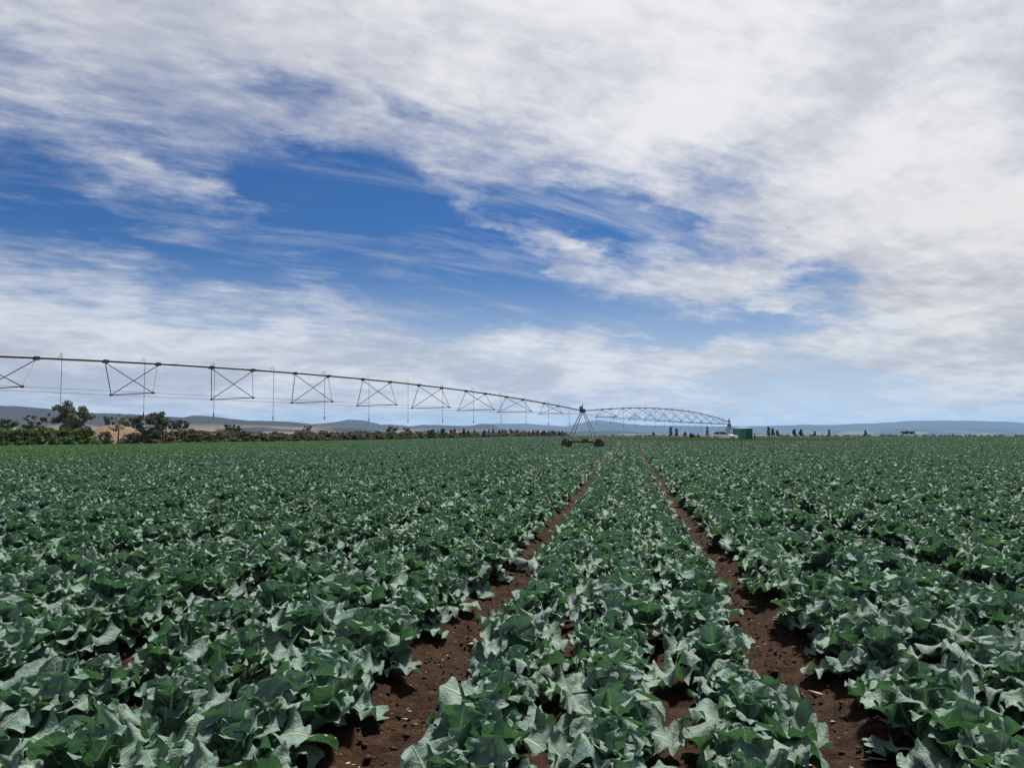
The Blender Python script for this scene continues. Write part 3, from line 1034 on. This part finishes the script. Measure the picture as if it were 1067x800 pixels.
def drive_tower(T, pipe_dir, hz_top):
    g = rise1(T.x, T.y)
    pd = Vector((pipe_dir.x, pipe_dir.y, 0)).normalized()
    td = Vector((-pd.y, pd.x, 0))
    if td.x < 0: td = -td
    G = Vector((T.x, T.y, g))
    hb = 0.78
    half = 1.75
    for s_ in (-1, 1):
        for q in (-1, 1):
            mb = MB()
            a = Vector((T.x, T.y, hz_top - 0.12)) + pd * 0.16 * q + td * 0.10 * s_
            b_ = G + td * half * 0.86 * s_ + pd * 0.48 * q + Vector((0, 0, hb))
            mb.tube([L(a), L(b_)], 0.042, 6)
            mb.build('leg', M_LEG, irr)
    mb = MB()
    for f in (0.38, 0.7):
        for s_ in (-1, 1):
            a0 = Vector((T.x, T.y, hz_top - 0.12)) + td * 0.10 * s_; b0 = G + td * half * 0.86 * s_ + Vector((0, 0, hb))
            c = a0 + (b0 - a0) * f
            w_ = 0.16 + (0.48 - 0.16) * f
            mb.tube([L(c + pd * w_), L(c - pd * w_)], 0.025, 5)
    mb.build('leg_brace', M_TRUSS, irr)
    mb = MB()
    mb.box(L(G + Vector((0, 0, hb))), (half * 2.0, 0.22, 0.18), math.atan2(td.y, td.x))
    mb.box(L(G + Vector((0, 0, hb + 0.16)) + td * 0.3), (0.45, 0.34, 0.28), math.atan2(td.y, td.x))
    for s_ in (-1, 1):
        for q in (-1, 1):
            mb.tube([L(G + td * half * 0.86 * s_ + pd * 0.48 * q + Vector((0, 0, hb))), L(G + td * half * 0.5 * s_ + Vector((0, 0, hb)))], 0.04, 5)
    mb.build('base_beam', M_REDRUST, irr)
    mb = MB()
    c = Vector((T.x, T.y, hz_top))
    mb.box(L(c + Vector((0, 0, 0.0))), (0.42, 0.42, 0.36), math.atan2(td.y, td.x))
    mb.tube([L(c + Vector((0, 0, 0.1))), L(c + Vector((0, 0, 0.62)))], 0.05, 6)
    mb.build('pipe_joint', M_PIPE, irr)
    MB().box(L(c + pd * 0.35 + Vector((0, 0, 0.28))), (0.24, 0.18, 0.30), math.atan2(td.y, td.x)).build('control_box', M_BOXG, irr)
    for s_ in (-1, 1):
        wc = L(G + td * half * s_ + Vector((0, 0, 0.62)))
        w = obj('wheel', None, irr)
        w.location = wc - Vector((0, 0, 0.06))
        w.scale = (0.88, 0.88, 0.88)
        prof = [(0.33, -0.14), (0.52, -0.17), (0.62, -0.13), (0.63, 0), (0.62, 0.13), (0.52, 0.17), (0.33, 0.14)]
        mb = MB().lathe(prof, (0, 0, 0), pd, 24)
        for k in range(20):
            th = 2 * pi * k / 20
            c = td * cos(th) * 0.63 + Vector((0, 0, sin(th) * 0.63))
            mb.tube([c + pd * 0.14, c + td * 0 + pd * 0.0 + (td * -sin(th) + Vector((0, 0, cos(th)))) * 0.07, c - pd * 0.14], 0.028, 4)
        mb.build('tyre', M_TYRE, w)
        mb = MB().lathe([(0.335, -0.13), (0.335, -0.04), (0.12, -0.03), (0.10, 0.05), (0.02, 0.05), (0.02, -0.08), (0.10, -0.08), (0.335, -0.04)], (0, 0, 0), pd, 20)
        mb.lathe([(0.335, 0.13), (0.335, 0.02), (0.02, 0.02)], (0, 0, 0), pd, 20)
        mb.build('rim', M_RUST_RIM, w)
        MB().box(L(G + td * (half * s_ - 0.22 * s_) + Vector((0, 0, 0.66))), (0.16, 0.42, 0.3), math.atan2(td.y, td.x)).build('gearbox', M_REDRUST, irr)


drive_tower(TOWER, SPAN1, HT)
drive_tower(END1, SPAN1, HT)
# the pivot point
g = rise1(CENTRE.x, CENTRE.y)
C3 = Vector((CENTRE.x, CENTRE.y, g))
for sx in (-1, 1):
    for sy in (-1, 1):
        MB().tube([L(C3 + Vector((1.15 * sx, 1.15 * sy, 0))), L(C3 + Vector((0.14 * sx, 0.14 * sy, 2.9)))], 0.05, 6).build('pivot_leg', M_TRUSS, irr)
mb = MB()
for z in (1.0, 2.0):
    w_ = 1.15 + (0.14 - 1.15) * z / 2.9
    for (ax_, ay_, bx_, by_) in ((-1, -1, 1, -1), (1, -1, 1, 1), (1, 1, -1, 1), (-1, 1, -1, -1)):
        mb.tube([L(C3 + Vector((ax_ * w_, ay_ * w_, z))), L(C3 + Vector((bx_ * w_, by_ * w_, z)))], 0.03, 5)
mb.build('pivot_brace', M_TRUSS, irr)
mb = MB()
mb.tube([L(C3), L(C3 + Vector((0, 0, HC - g + 0.55)))], 0.11, 10)
mb.lathe([(0.02, 0.62), (0.24, 0.55), (0.24, 0.30), (0.12, 0.22)], L(Vector((C3.x, C3.y, HC - 0.30))), (0, 0, 1), 12)
mb.box(L(C3 + Vector((0, 0, 2.75))), (0.55, 0.55, 0.45))
mb.build('riser_pipe', M_PIPE, irr)
MB().box(L(C3 + Vector((-0.45, -0.75, 1.25))), (0.5, 0.22, 0.75)).build('control_panel', M_BOXG, irr)
MB().box(L(C3 + Vector((0, 0, 0.06))), (3.0, 3.0, 0.24)).build('concrete_base', plain('concrete', (0.32, 0.31, 0.29), 0.9), irr)

# ------------------------------------------------------------------ car
M_WHITE = plain('white_car_paint', (0.88, 0.88, 0.89), 0.22, 0.0, 0.02, 2, spec=0.6)
M_GLASS = plain('dark_car_glass', (0.012, 0.013, 0.016), 0.05, 0.0, 0.05, 2, spec=0.8)
M_BLACK = plain('black_plastic', (0.02, 0.02, 0.022), 0.6)
M_ALLOY = plain('alloy_wheel', (0.45, 0.45, 0.47), 0.35, 0.7)
M_LAMP = plain('headlamp_lens', (0.62, 0.64, 0.66), 0.08, 0.3, spec=0.8)
M_RED = plain('red_lamp_lens', (0.35, 0.015, 0.012), 0.2)

cx = at(755, EYE_Y, 131.0).x
car = thing('car', 'white hatchback car parked on the grass beside the green shed', 'car', (cx, 131.0, rise1(cx, 131.0)), R(-20))
car.scale = (1.0, 1.0, 0.97)


def loft(profile, halfw, inset=0.0, seg=None):
    """side profile (x,z) polygons lofted across y with a rounded shoulder"""
    mb = MB()
    n = len(profile)
    cxm = sum(p[0] for p in profile) / n; czm = sum(p[1] for p in profile) / n
    rings = [(-1.0, 0.93), (-0.97, 0.985), (-0.85, 1.0), (0.85, 1.0), (0.97, 0.985), (1.0, 0.93)]
    vs = []
    for yy, sc in rings:
        for (x, z) in profile:
            vs.append((cxm + (x - cxm) * sc, yy * halfw, czm + (z - czm) * sc))
    fs = []
    for i in range(len(rings) - 1):
        for k in range(n):
            k2 = (k + 1) % n
            fs.append((i * n + k, i * n + k2, (i + 1) * n + k2, (i + 1) * n + k))
    fs.append(tuple(range(n))[::-1]); fs.append(tuple((len(rings) - 1) * n + k for k in range(n)))
    return mb.add(vs, fs)


def arch(cx_, r_=0.36, n=7, z0=0.30):
    return [(cx_ + r_ * cos(pi * (1 - k / (n - 1))), z0 + r_ * sin(pi * (1 - k / (n - 1)))) for k in range(n)]


low = [(-2.10, 0.34)] + arch(-1.30) + arch(1.32) + [(2.12, 0.32), (2.22, 0.48), (2.20, 0.70), (2.05, 0.86), (1.25, 1.00), (0.95, 1.04), (-2.05, 1.06), (-2.18, 0.92), (-2.20, 0.55)]
loft(low, 0.88).build('body', M_WHITE, car, True)
# cabin: lofted with tumblehome
cab_b = [(-2.02, 1.04), (1.05, 1.02)]
rf = [(-1.62, 1.52), (-0.9, 1.60), (0.05, 1.57)]
mb = MB()
vs = []
for s_ in (-1, 1):
    vs += [(-2.04, 0.80 * s_, 1.04), (1.08, 0.80 * s_, 1.02), (0.10, 0.62 * s_, 1.555), (-0.75, 0.64 * s_, 1.61), (-1.66, 0.62 * s_, 1.52)]
mb.add(vs, [(0, 4, 3, 2, 1), (5, 6, 7, 8, 9), (1, 2, 7, 6), (2, 3, 8, 7), (3, 4, 9, 8), (4, 0, 5, 9)])
mb.build('roof', M_WHITE, car)


def quad_panel(name, pts, mat, push, thick=0.012):
    pts = [Vector(p) for p in pts]
    nrm = (pts[1] - pts[0]).cross(pts[-1] - pts[0]).normalized()
    if nrm.dot(Vector(push)) < 0: nrm = -nrm
    n = len(pts)
    vs = [p - nrm * 0.004 for p in pts] + [p + nrm * thick for p in pts]
    fs = [tuple(range(n))[::-1], tuple(range(n, 2 * n))] + [(k, (k + 1) % n, n + (k + 1) % n, n + k) for k in range(n)]
    return MB().add(vs, fs).build(name, mat, car)


def side_pt(x, z, s_):
    f = (z - 1.03) / (1.58 - 1.03)
    return (x, s_ * (0.80 - 0.17 * f), z)


for s_ in (-1, 1):
    quad_panel('window', [side_pt(-1.72, 1.10, s_), side_pt(-0.78, 1.09, s_), side_pt(-0.78, 1.53, s_), side_pt(-1.50, 1.47, s_)], M_GLASS, (0, s_, 0.3))
    quad_panel('window', [side_pt(-0.70, 1.09, s_), side_pt(0.72, 1.09, s_), side_pt(0.06, 1.50, s_), side_pt(-0.70, 1.54, s_)], M_GLASS, (0, s_, 0.3))
    MB().box((0.62, s_ * 0.90, 1.06), (0.16, 0.18, 0.13)).build('side_mirror', M_WHITE, car)
    MB().box((-0.55, s_ * 0.885, 0.90), (0.2, 0.03, 0.035)).build('door_handle', M_BLACK, car)
    MB().box((2.10, s_ * 0.62, 0.74), (0.22, 0.34, 0.15), 0).build('headlight', M_LAMP, car)
    MB().box((-2.13, s_ * 0.68, 0.86), (0.10, 0.24, 0.22), 0).build('tail_light', M_RED, car)
    MB().box((0.0, s_ * 0.87, 0.36), (1.9, 0.03, 0.10)).build('sill_strip', M_BLACK, car)
quad_panel('windscreen', [(1.02, -0.72, 1.06), (1.02, 0.72, 1.06), (0.16, 0.58, 1.53), (0.16, -0.58, 1.53)], M_GLASS, (1, 0, 1))
quad_panel('rear_window', [(-1.98, -0.70, 1.12), (-1.98, 0.70, 1.12), (-1.70, 0.58, 1.48), (-1.70, -0.58, 1.48)], M_GLASS, (-1, 0, 0.5))
MB().box((2.19, 0, 0.42), (0.10, 1.5, 0.16)).build('bumper', M_BLACK, car)
MB().box((2.19, 0, 0.68), (0.06, 0.7, 0.10)).build('grille', M_BLACK, car)
for xw in (-1.30, 1.32):
    for s_ in (-1, 1):
        w = obj('wheel', None, car)
        w.location = (xw, s_ * 0.80, 0.315)
        MB().lathe([(0.20, -0.09), (0.29, -0.10), (0.315, -0.07), (0.315, 0.07), (0.29, 0.10), (0.20, 0.09)], (0, 0, 0), (0, 1, 0), 24).build('tyre', M_BLACK, w, True)
        mb = MB().lathe([(0.21, 0.085 * s_), (0.18, 0.06 * s_), (0.05, 0.075 * s_), (0.001, 0.08 * s_)], (0, 0, 0), (0, 1, 0), 20)
        mb.lathe([(0.21, -0.08 * s_), (0.001, -0.08 * s_)], (0, 0, 0), (0, 1, 0), 20)
        mb.build('rim', M_ALLOY, w)

# ------------------------------------------------------------------ shed
def shed_mat():
    m, t, out = new_mat('teal_painted_sheet')
    tc = t.new('ShaderNodeTexCoord').outputs['Object']
    c = t.mix(t.noise(tc, 1.5, 5), (0.014, 0.165, 0.140), (0.035, 0.235, 0.20))
    c = t.mix(t.ss(t.noise(tc, 5, 5), 0.60, 0.75), c, (0.07, 0.13, 0.10))
    p = t.new('ShaderNodeBsdfPrincipled')
    t.put(p.inputs['Base Color'], c)
    p.inputs['Roughness'].default_value = 0.5
    t.l.new(p.outputs[0], out.inputs[0])
    return m


M_TEAL = shed_mat()
M_TEAL2 = plain('faded_teal_trim', (0.06, 0.20, 0.16), 0.55)
sx0 = at(774, EYE_Y, 134.0).x
shed = thing('shed', 'teal green ribbed metal shed right of the white car', 'shed', (sx0, 134.0, rise1(sx0, 134.0)), R(16))


def ribbed(x0, y0, x1, y1, h, nrm, n):
    """corrugated wall from (x0,y0) to (x1,y1)"""
    vs, fs = [], []
    for k in range(n * 4 + 1):
        f = k / (n * 4)
        o_ = (0.0, 0.0, 0.04, 0.04)[k % 4]
        x = x0 + (x1 - x0) * f + nrm[0] * o_; y = y0 + (y1 - y0) * f + nrm[1] * o_
        vs += [(x, y, 0.08), (x, y, h)]
    for k in range(n * 4):
        fs.append((2 * k, 2 * k + 2, 2 * k + 3, 2 * k + 1))
    return MB().add(vs, fs)


wx, wy, hh = 1.16, 0.95, 2.0
mbw = MB()
for args in ((-wx, -wy, wx, -wy, hh, (0, -1), 11), (wx, -wy, wx, wy, hh, (1, 0), 9), (wx, wy, -wx, wy, hh, (0, 1), 11), (-wx, wy, -wx, -wy, hh, (-1, 0), 9)):
    q = ribbed(*args)
    mbw.add(q.v, q.f)
mbw.build('wall', M_TEAL, shed)
for a_ in (-1, 1):
    for b_ in (-1, 1):
        MB().box((a_ * (wx + 0.03), b_ * (wy + 0.03), hh / 2 + 0.03), (0.14, 0.14, hh + 0.06)).build('corner_post', M_TEAL2, shed)
mb = MB()
mb.add([(-wx - .15, -wy - .15, hh + .03), (wx + .15, -wy - .15, hh + .03), (wx + .15, wy + .15, hh + .20), (-wx - .15, wy + .15, hh + .20),
        (-wx - .15, -wy - .15, hh + .10), (wx + .15, -wy - .15, hh + .10), (wx + .15, wy + .15, hh + .27), (-wx - .15, wy + .15, hh + .27)],
       [(3, 2, 1, 0), (4, 5, 6, 7), (0, 1, 5, 4), (1, 2, 6, 5), (2, 3, 7, 6), (3, 0, 4, 7)])
mb.build('roof', M_TEAL, shed)
MB().box((0, 0, 0.045), (wx * 2 + 0.2, wy * 2 + 0.2, 0.15)).build('base_slab', M_BOXG, shed)
dr = MB()
dr.box((0.55, -wy - 0.075, 1.05), (0.9, 0.05, 1.95))
dr = dr.build('door', plain('dark_teal_door', (0.012, 0.075, 0.066), 0.5), shed)
MB().box((0.22, -wy - 0.12, 1.05), (0.05, 0.05, 0.16)).build('handle', M_BOXG, dr)

# fence post with rail right of the shed
fx = at(786.3, EYE_Y, 133.0).x
fg = rise1(fx, 133.0)
fence = thing('fence', 'dark wooden post and rail fence running right from the green shed', 'fence', (fx, 133.0, fg))
M_WOOD = plain('dark_old_timber', (0.055, 0.048, 0.03), 0.9, var=0.3, scale=5)
for k, dx_ in enumerate((0.0, 3.6)):
    MB().tube([(dx_, 0.4 * k, -0.2), (dx_ + 0.02, 0.4 * k, 1.18)], [0.12, 0.10] if k == 0 else [0.05, 0.045], 8).build('post', M_WOOD, fence)
MB().tube([(-1.7, -0.1, 1.12), (0, 0.12, 1.14), (3.6, 0.5, 1.12)], 0.035, 6).build('rail', M_WOOD, fence)

# ------------------------------------------------------------------ sky, sun, haze
SUN_EL, SUN_AZ = R(60), R(28)          # azimuth measured clockwise from the view direction (+Y)
sd = Vector((sin(SUN_AZ) * cos(SUN_EL), cos(SUN_AZ) * cos(SUN_EL), sin(SUN_EL)))
sl = bpy.data.lights.new('sun', 'SUN')
sl.energy = 5.0
sl.angle = R(6)
sl.color = (1.0, 0.95, 0.88)
so = bpy.data.objects.new('sun', sl)
so.rotation_euler = sd.to_track_quat('Z', 'Y').to_euler()
so.location = (0, 0, 50)
col.objects.link(so)

world = bpy.data.worlds.new('World')
scene.world = world
world.use_nodes = True
world.node_tree.nodes.clear()
t = NT(world.node_tree)
wo = t.new('ShaderNodeOutputWorld')
bg = t.new('ShaderNodeBackground')
SKY_STRENGTH = 0.07
EXPO = 0.62                        # stops; the cloud brightness below is given as it looks after exposure
bg.inputs['Strength'].default_value = SKY_STRENGTH
sky = t.new('ShaderNodeTexSky', sky_type='NISHITA')
sky.sun_disc = False
sky.sun_elevation = SUN_EL
sky.sun_rotation = SUN_AZ
sky.air_density = 1.0
sky.dust_density = 0.6
sky.ozone_density = 2.0
dirv = t.new('ShaderNodeTexCoord').outputs['Generated']
nx_, ny_, nz_ = t.sep(dirv)
azn = t.m('ARCTAN2', nx_, ny_)
eln = t.m('ARCSINE', nz_)
wsrc = t.comb(t.m('MULTIPLY', azn, 3.0), t.m('MULTIPLY', eln, 7.0), 2.0)
w1 = t.noise(wsrc, 1.6, 10, 0.62); w2 = t.noise(t.comb(t.m('MULTIPLY', azn, 3.0), t.m('MULTIPLY', eln, 7.0), 31.0), 1.6, 10, 0.62)
ae = t.comb(t.m('ADD', azn, t.m('MULTIPLY', t.m('SUBTRACT', w1, 0.5), 0.34)), t.m('ADD', eln, t.m('MULTIPLY', t.m('SUBTRACT', w2, 0.5), 0.13)), 0.0)
zz = t.m('ADD', t.m('MAXIMUM', nz_, 0.0), 0.17)
cpx = t.m('DIVIDE', nx_, zz); cpy = t.m('DIVIDE', ny_, zz)
# rotate the cloud deck so that its streaks run as in the photograph
ca, sa = cos(R(-27)), sin(R(-27))
cu = t.m('ADD', t.m('MULTIPLY', cpx, ca), t.m('MULTIPLY', cpy, -sa))
cv = t.m('ADD', t.m('MULTIPLY', cpx, sa), t.m('MULTIPLY', cpy, ca))
deck = t.comb(t.m('MULTIPLY', cu, 0.72), cv, 3.7)
deck2 = t.comb(t.m('MULTIPLY', cu, 0.50), t.m('MULTIPLY', cv, 1.0), 9.1)
n_big = t.noise(deck, 1.1, 4, 0.55, 0.4)
n_det = t.noise(deck, 4.4, 14, 0.62, 0.2)
n_fine = t.noise(deck2, 14.0, 10, 0.64, 0.2)
BL = [  # px, py, rx, ry, slope (down to the right), weight
    (560, -30, 1200, 230, 7, 0.75), (1090, 210, 290, 300, 0, 0.70), (860, 130, 300, 130, 20, 0.25),
    (60, 362, 450, 70, 9, 0.58), (330, 382, 320, 46, 6, 0.40), (610, 372, 230, 34, 5, 0.45), (430, 420, 540, 52, 0, 0.75),
    (110, 215, 330, 85, 10, -0.26), (90, 244, 270, 40, 11, -0.24), (20, 188, 120, 22, 10, -0.16), (150, 250, 190, 20, 14, -0.32), (60, 225, 120, 14, 8, 0.12), (190, 165, 130, 22, 22, -0.20),
    (420, 262, 225, 104, 24, -1.1), (320, 196, 170, 46, 22, -0.38), (445, 275, 150, 80, 22, -0.85), (40, 185, 170, 50, 12, 0.16), (620, 232, 130, 44, 4, -0.55),
    (560, 318, 180, 34, 0, -0.55), (740, 340, 150, 26, -3, -0.60), (868, 288, 60, 22, -25, -0.38), (720, 228, 50, 26, 20, -0.35),
    (850, 405, 150, 36, 0, -0.50), (640, 412, 130, 18, 0, -0.30),
    (550, 258, 120, 30, 14, 0.42), (745, 292, 130, 30, -4, 0.62), (800, 318, 70, 14, -10, 0.25), (200, 200, 260, 24, 16, 0.22),
    (700, 378, 110, 14, 3, 0.30), (270, 92, 90, 26, 15, -0.30), (425, 110, 80, 22, 25, -0.28)]
cover = 0.33
for (px, py, rx, ry, slope, wgt) in BL:
    d = ray(px, py).normalized()
    mp = t.new('ShaderNodeMapping', vector_type='TEXTURE')
    mp.inputs['Location'].default_value = (math.atan2(d.x, d.y), math.asin(d.z), 0)
    mp.inputs['Rotation'].default_value = (0, 0, -R(slope))
    mp.inputs['Scale'].default_value = (rx / F, ry / F, 1)
    t.put(mp.inputs['Vector'], ae)
    g = t.new('ShaderNodeTexGradient', gradient_type='SPHERICAL')
    t.put(g.inputs[0], mp.outputs[0])
    s_ = t.ss(g.outputs['Fac'], 0.0, 0.85, 0.0, wgt)
    cover = t.m('ADD', s_, cover)
dcl = ray(432, 313).normalized()
mp = t.new('ShaderNodeMapping', vector_type='TEXTURE')
mp.inputs['Location'].default_value = (math.atan2(dcl.x, dcl.y), math.asin(dcl.z), 0)
mp.inputs['Scale'].default_value = (24 / F, 9 / F, 1)
t.put(mp.inputs['Vector'], t.comb(azn, eln, 0.0))
g = t.new('ShaderNodeTexGradient', gradient_type='SPHERICAL')
t.put(g.inputs[0], mp.outputs[0])
cover = t.m('ADD', t.ss(g.outputs['Fac'], 0.0, 0.9, 0.0, 0.85), cover)
cv_ = t.m('ADD', cover, t.m('MULTIPLY', t.m('SUBTRACT', n_big, 0.5), 0.55))
cv_ = t.m('ADD', cv_, t.m('MULTIPLY', t.m('SUBTRACT', n_det, 0.5), 1.15))
cv_ = t.m('ADD', cv_, t.m('MULTIPLY', t.m('SUBTRACT', n_fine, 0.5), 0.80))
alpha = t.ss(cv_, -0.16, 0.86)
veil = t.noise(t.comb(t.m('MULTIPLY', cu, 0.35), t.m('MULTIPLY', cv, 1.3), 21.0), 3.2, 12, 0.66, 0.5)
veil = t.m('MULTIPLY', t.ss(veil, 0.46, 0.72), 0.42)
alpha = t.m('MULTIPLY', t.m('MAXIMUM', alpha, veil), 0.97)
K = 1.0 / SKY_STRENGTH / 2 ** EXPO
shade = t.m('ADD', t.m('MULTIPLY', t.noise(t.comb(cpx, t.m('MULTIPLY', cpy, 0.8), 5.0), 1.9, 12, 0.64, 0.2), 0.75), t.m('MULTIPLY', n_fine, 0.25))
shade = t.ss(shade, 0.38, 0.62)
cc = t.mix(shade, (0.52 * K, 0.54 * K, 0.61 * K, 1), (0.84 * K, 0.84 * K, 0.85 * K, 1))
dt = t.new('ShaderNodeVectorMath', operation='DOT_PRODUCT')
t.put(dt.inputs[0], dirv); dt.inputs[1].default_value = tuple(sd)
cc = t.mix(1.0, cc, t.mix(t.ss(dt.outputs['Value'], 0.22, 0.92), (0.86, 0.87, 0.90), (1.06, 1.05, 1.04)), 'MULTIPLY')
# low clouds are creamier towards the sun
warm = t.m('MULTIPLY', t.ss(azn, 0.1, 0.6), t.ss(eln, 0.45, 0.1))
cc = t.mix(t.m('MULTIPLY', warm, 0.9), cc, (0.985, 0.955, 0.90, 1), 'MULTIPLY')
blue = t.mix(1.0, sky.outputs[0], (0.125, 0.31, 0.58, 1), 'MULTIPLY')
# thin milky air towards the horizon is part of the sky itself
pale = t.ss(eln, 0.24, 0.0, 0.0, 0.92)
blue = t.mix(pale, blue, (0.60 * K, 0.68 * K, 0.78 * K, 1))
t.put(bg.inputs['Color'], t.mix(alpha, blue, cc))
t.l.new(bg.outputs[0], wo.inputs['Surface'])
world.cycles.sampling_method = 'MANUAL'
world.cycles.sample_map_resolution = 512

hz_m = bpy.data.materials.new('pale_air')
hz_m.use_nodes = True
hz_m.node_tree.nodes.clear()
t = NT(hz_m.node_tree)
out = t.new('ShaderNodeOutputMaterial')
pv = t.new('ShaderNodeVolumePrincipled')
pv.inputs['Color'].default_value = (0.34, 0.64, 1.0, 1)
pv.inputs['Density'].default_value = 5.0e-5
pv.inputs['Anisotropy'].default_value = 0.2
t.l.new(pv.outputs[0], out.inputs['Volume'])
hm = MB().box((0, 7500, 169), (33000, 18400, 341))
tag(hm.build('haze', hz_m), 'thin blue air between the field and the far hills', 'haze', kind='stuff')

# ------------------------------------------------------------------ render settings
scene.view_settings.view_transform = 'Standard'
scene.view_settings.look = 'None'
scene.view_settings.gamma = 1
scene.view_settings.exposure = EXPO
scene.render.engine = 'CYCLES'
cy = scene.cycles
cy.max_bounces = 6
cy.diffuse_bounces = 3
cy.glossy_bounces = 2
cy.transmission_bounces = 3
cy.transparent_max_bounces = 4
cy.volume_bounces = 0
cy.caustics_reflective = False
cy.caustics_refractive = False
cy.use_denoising = True
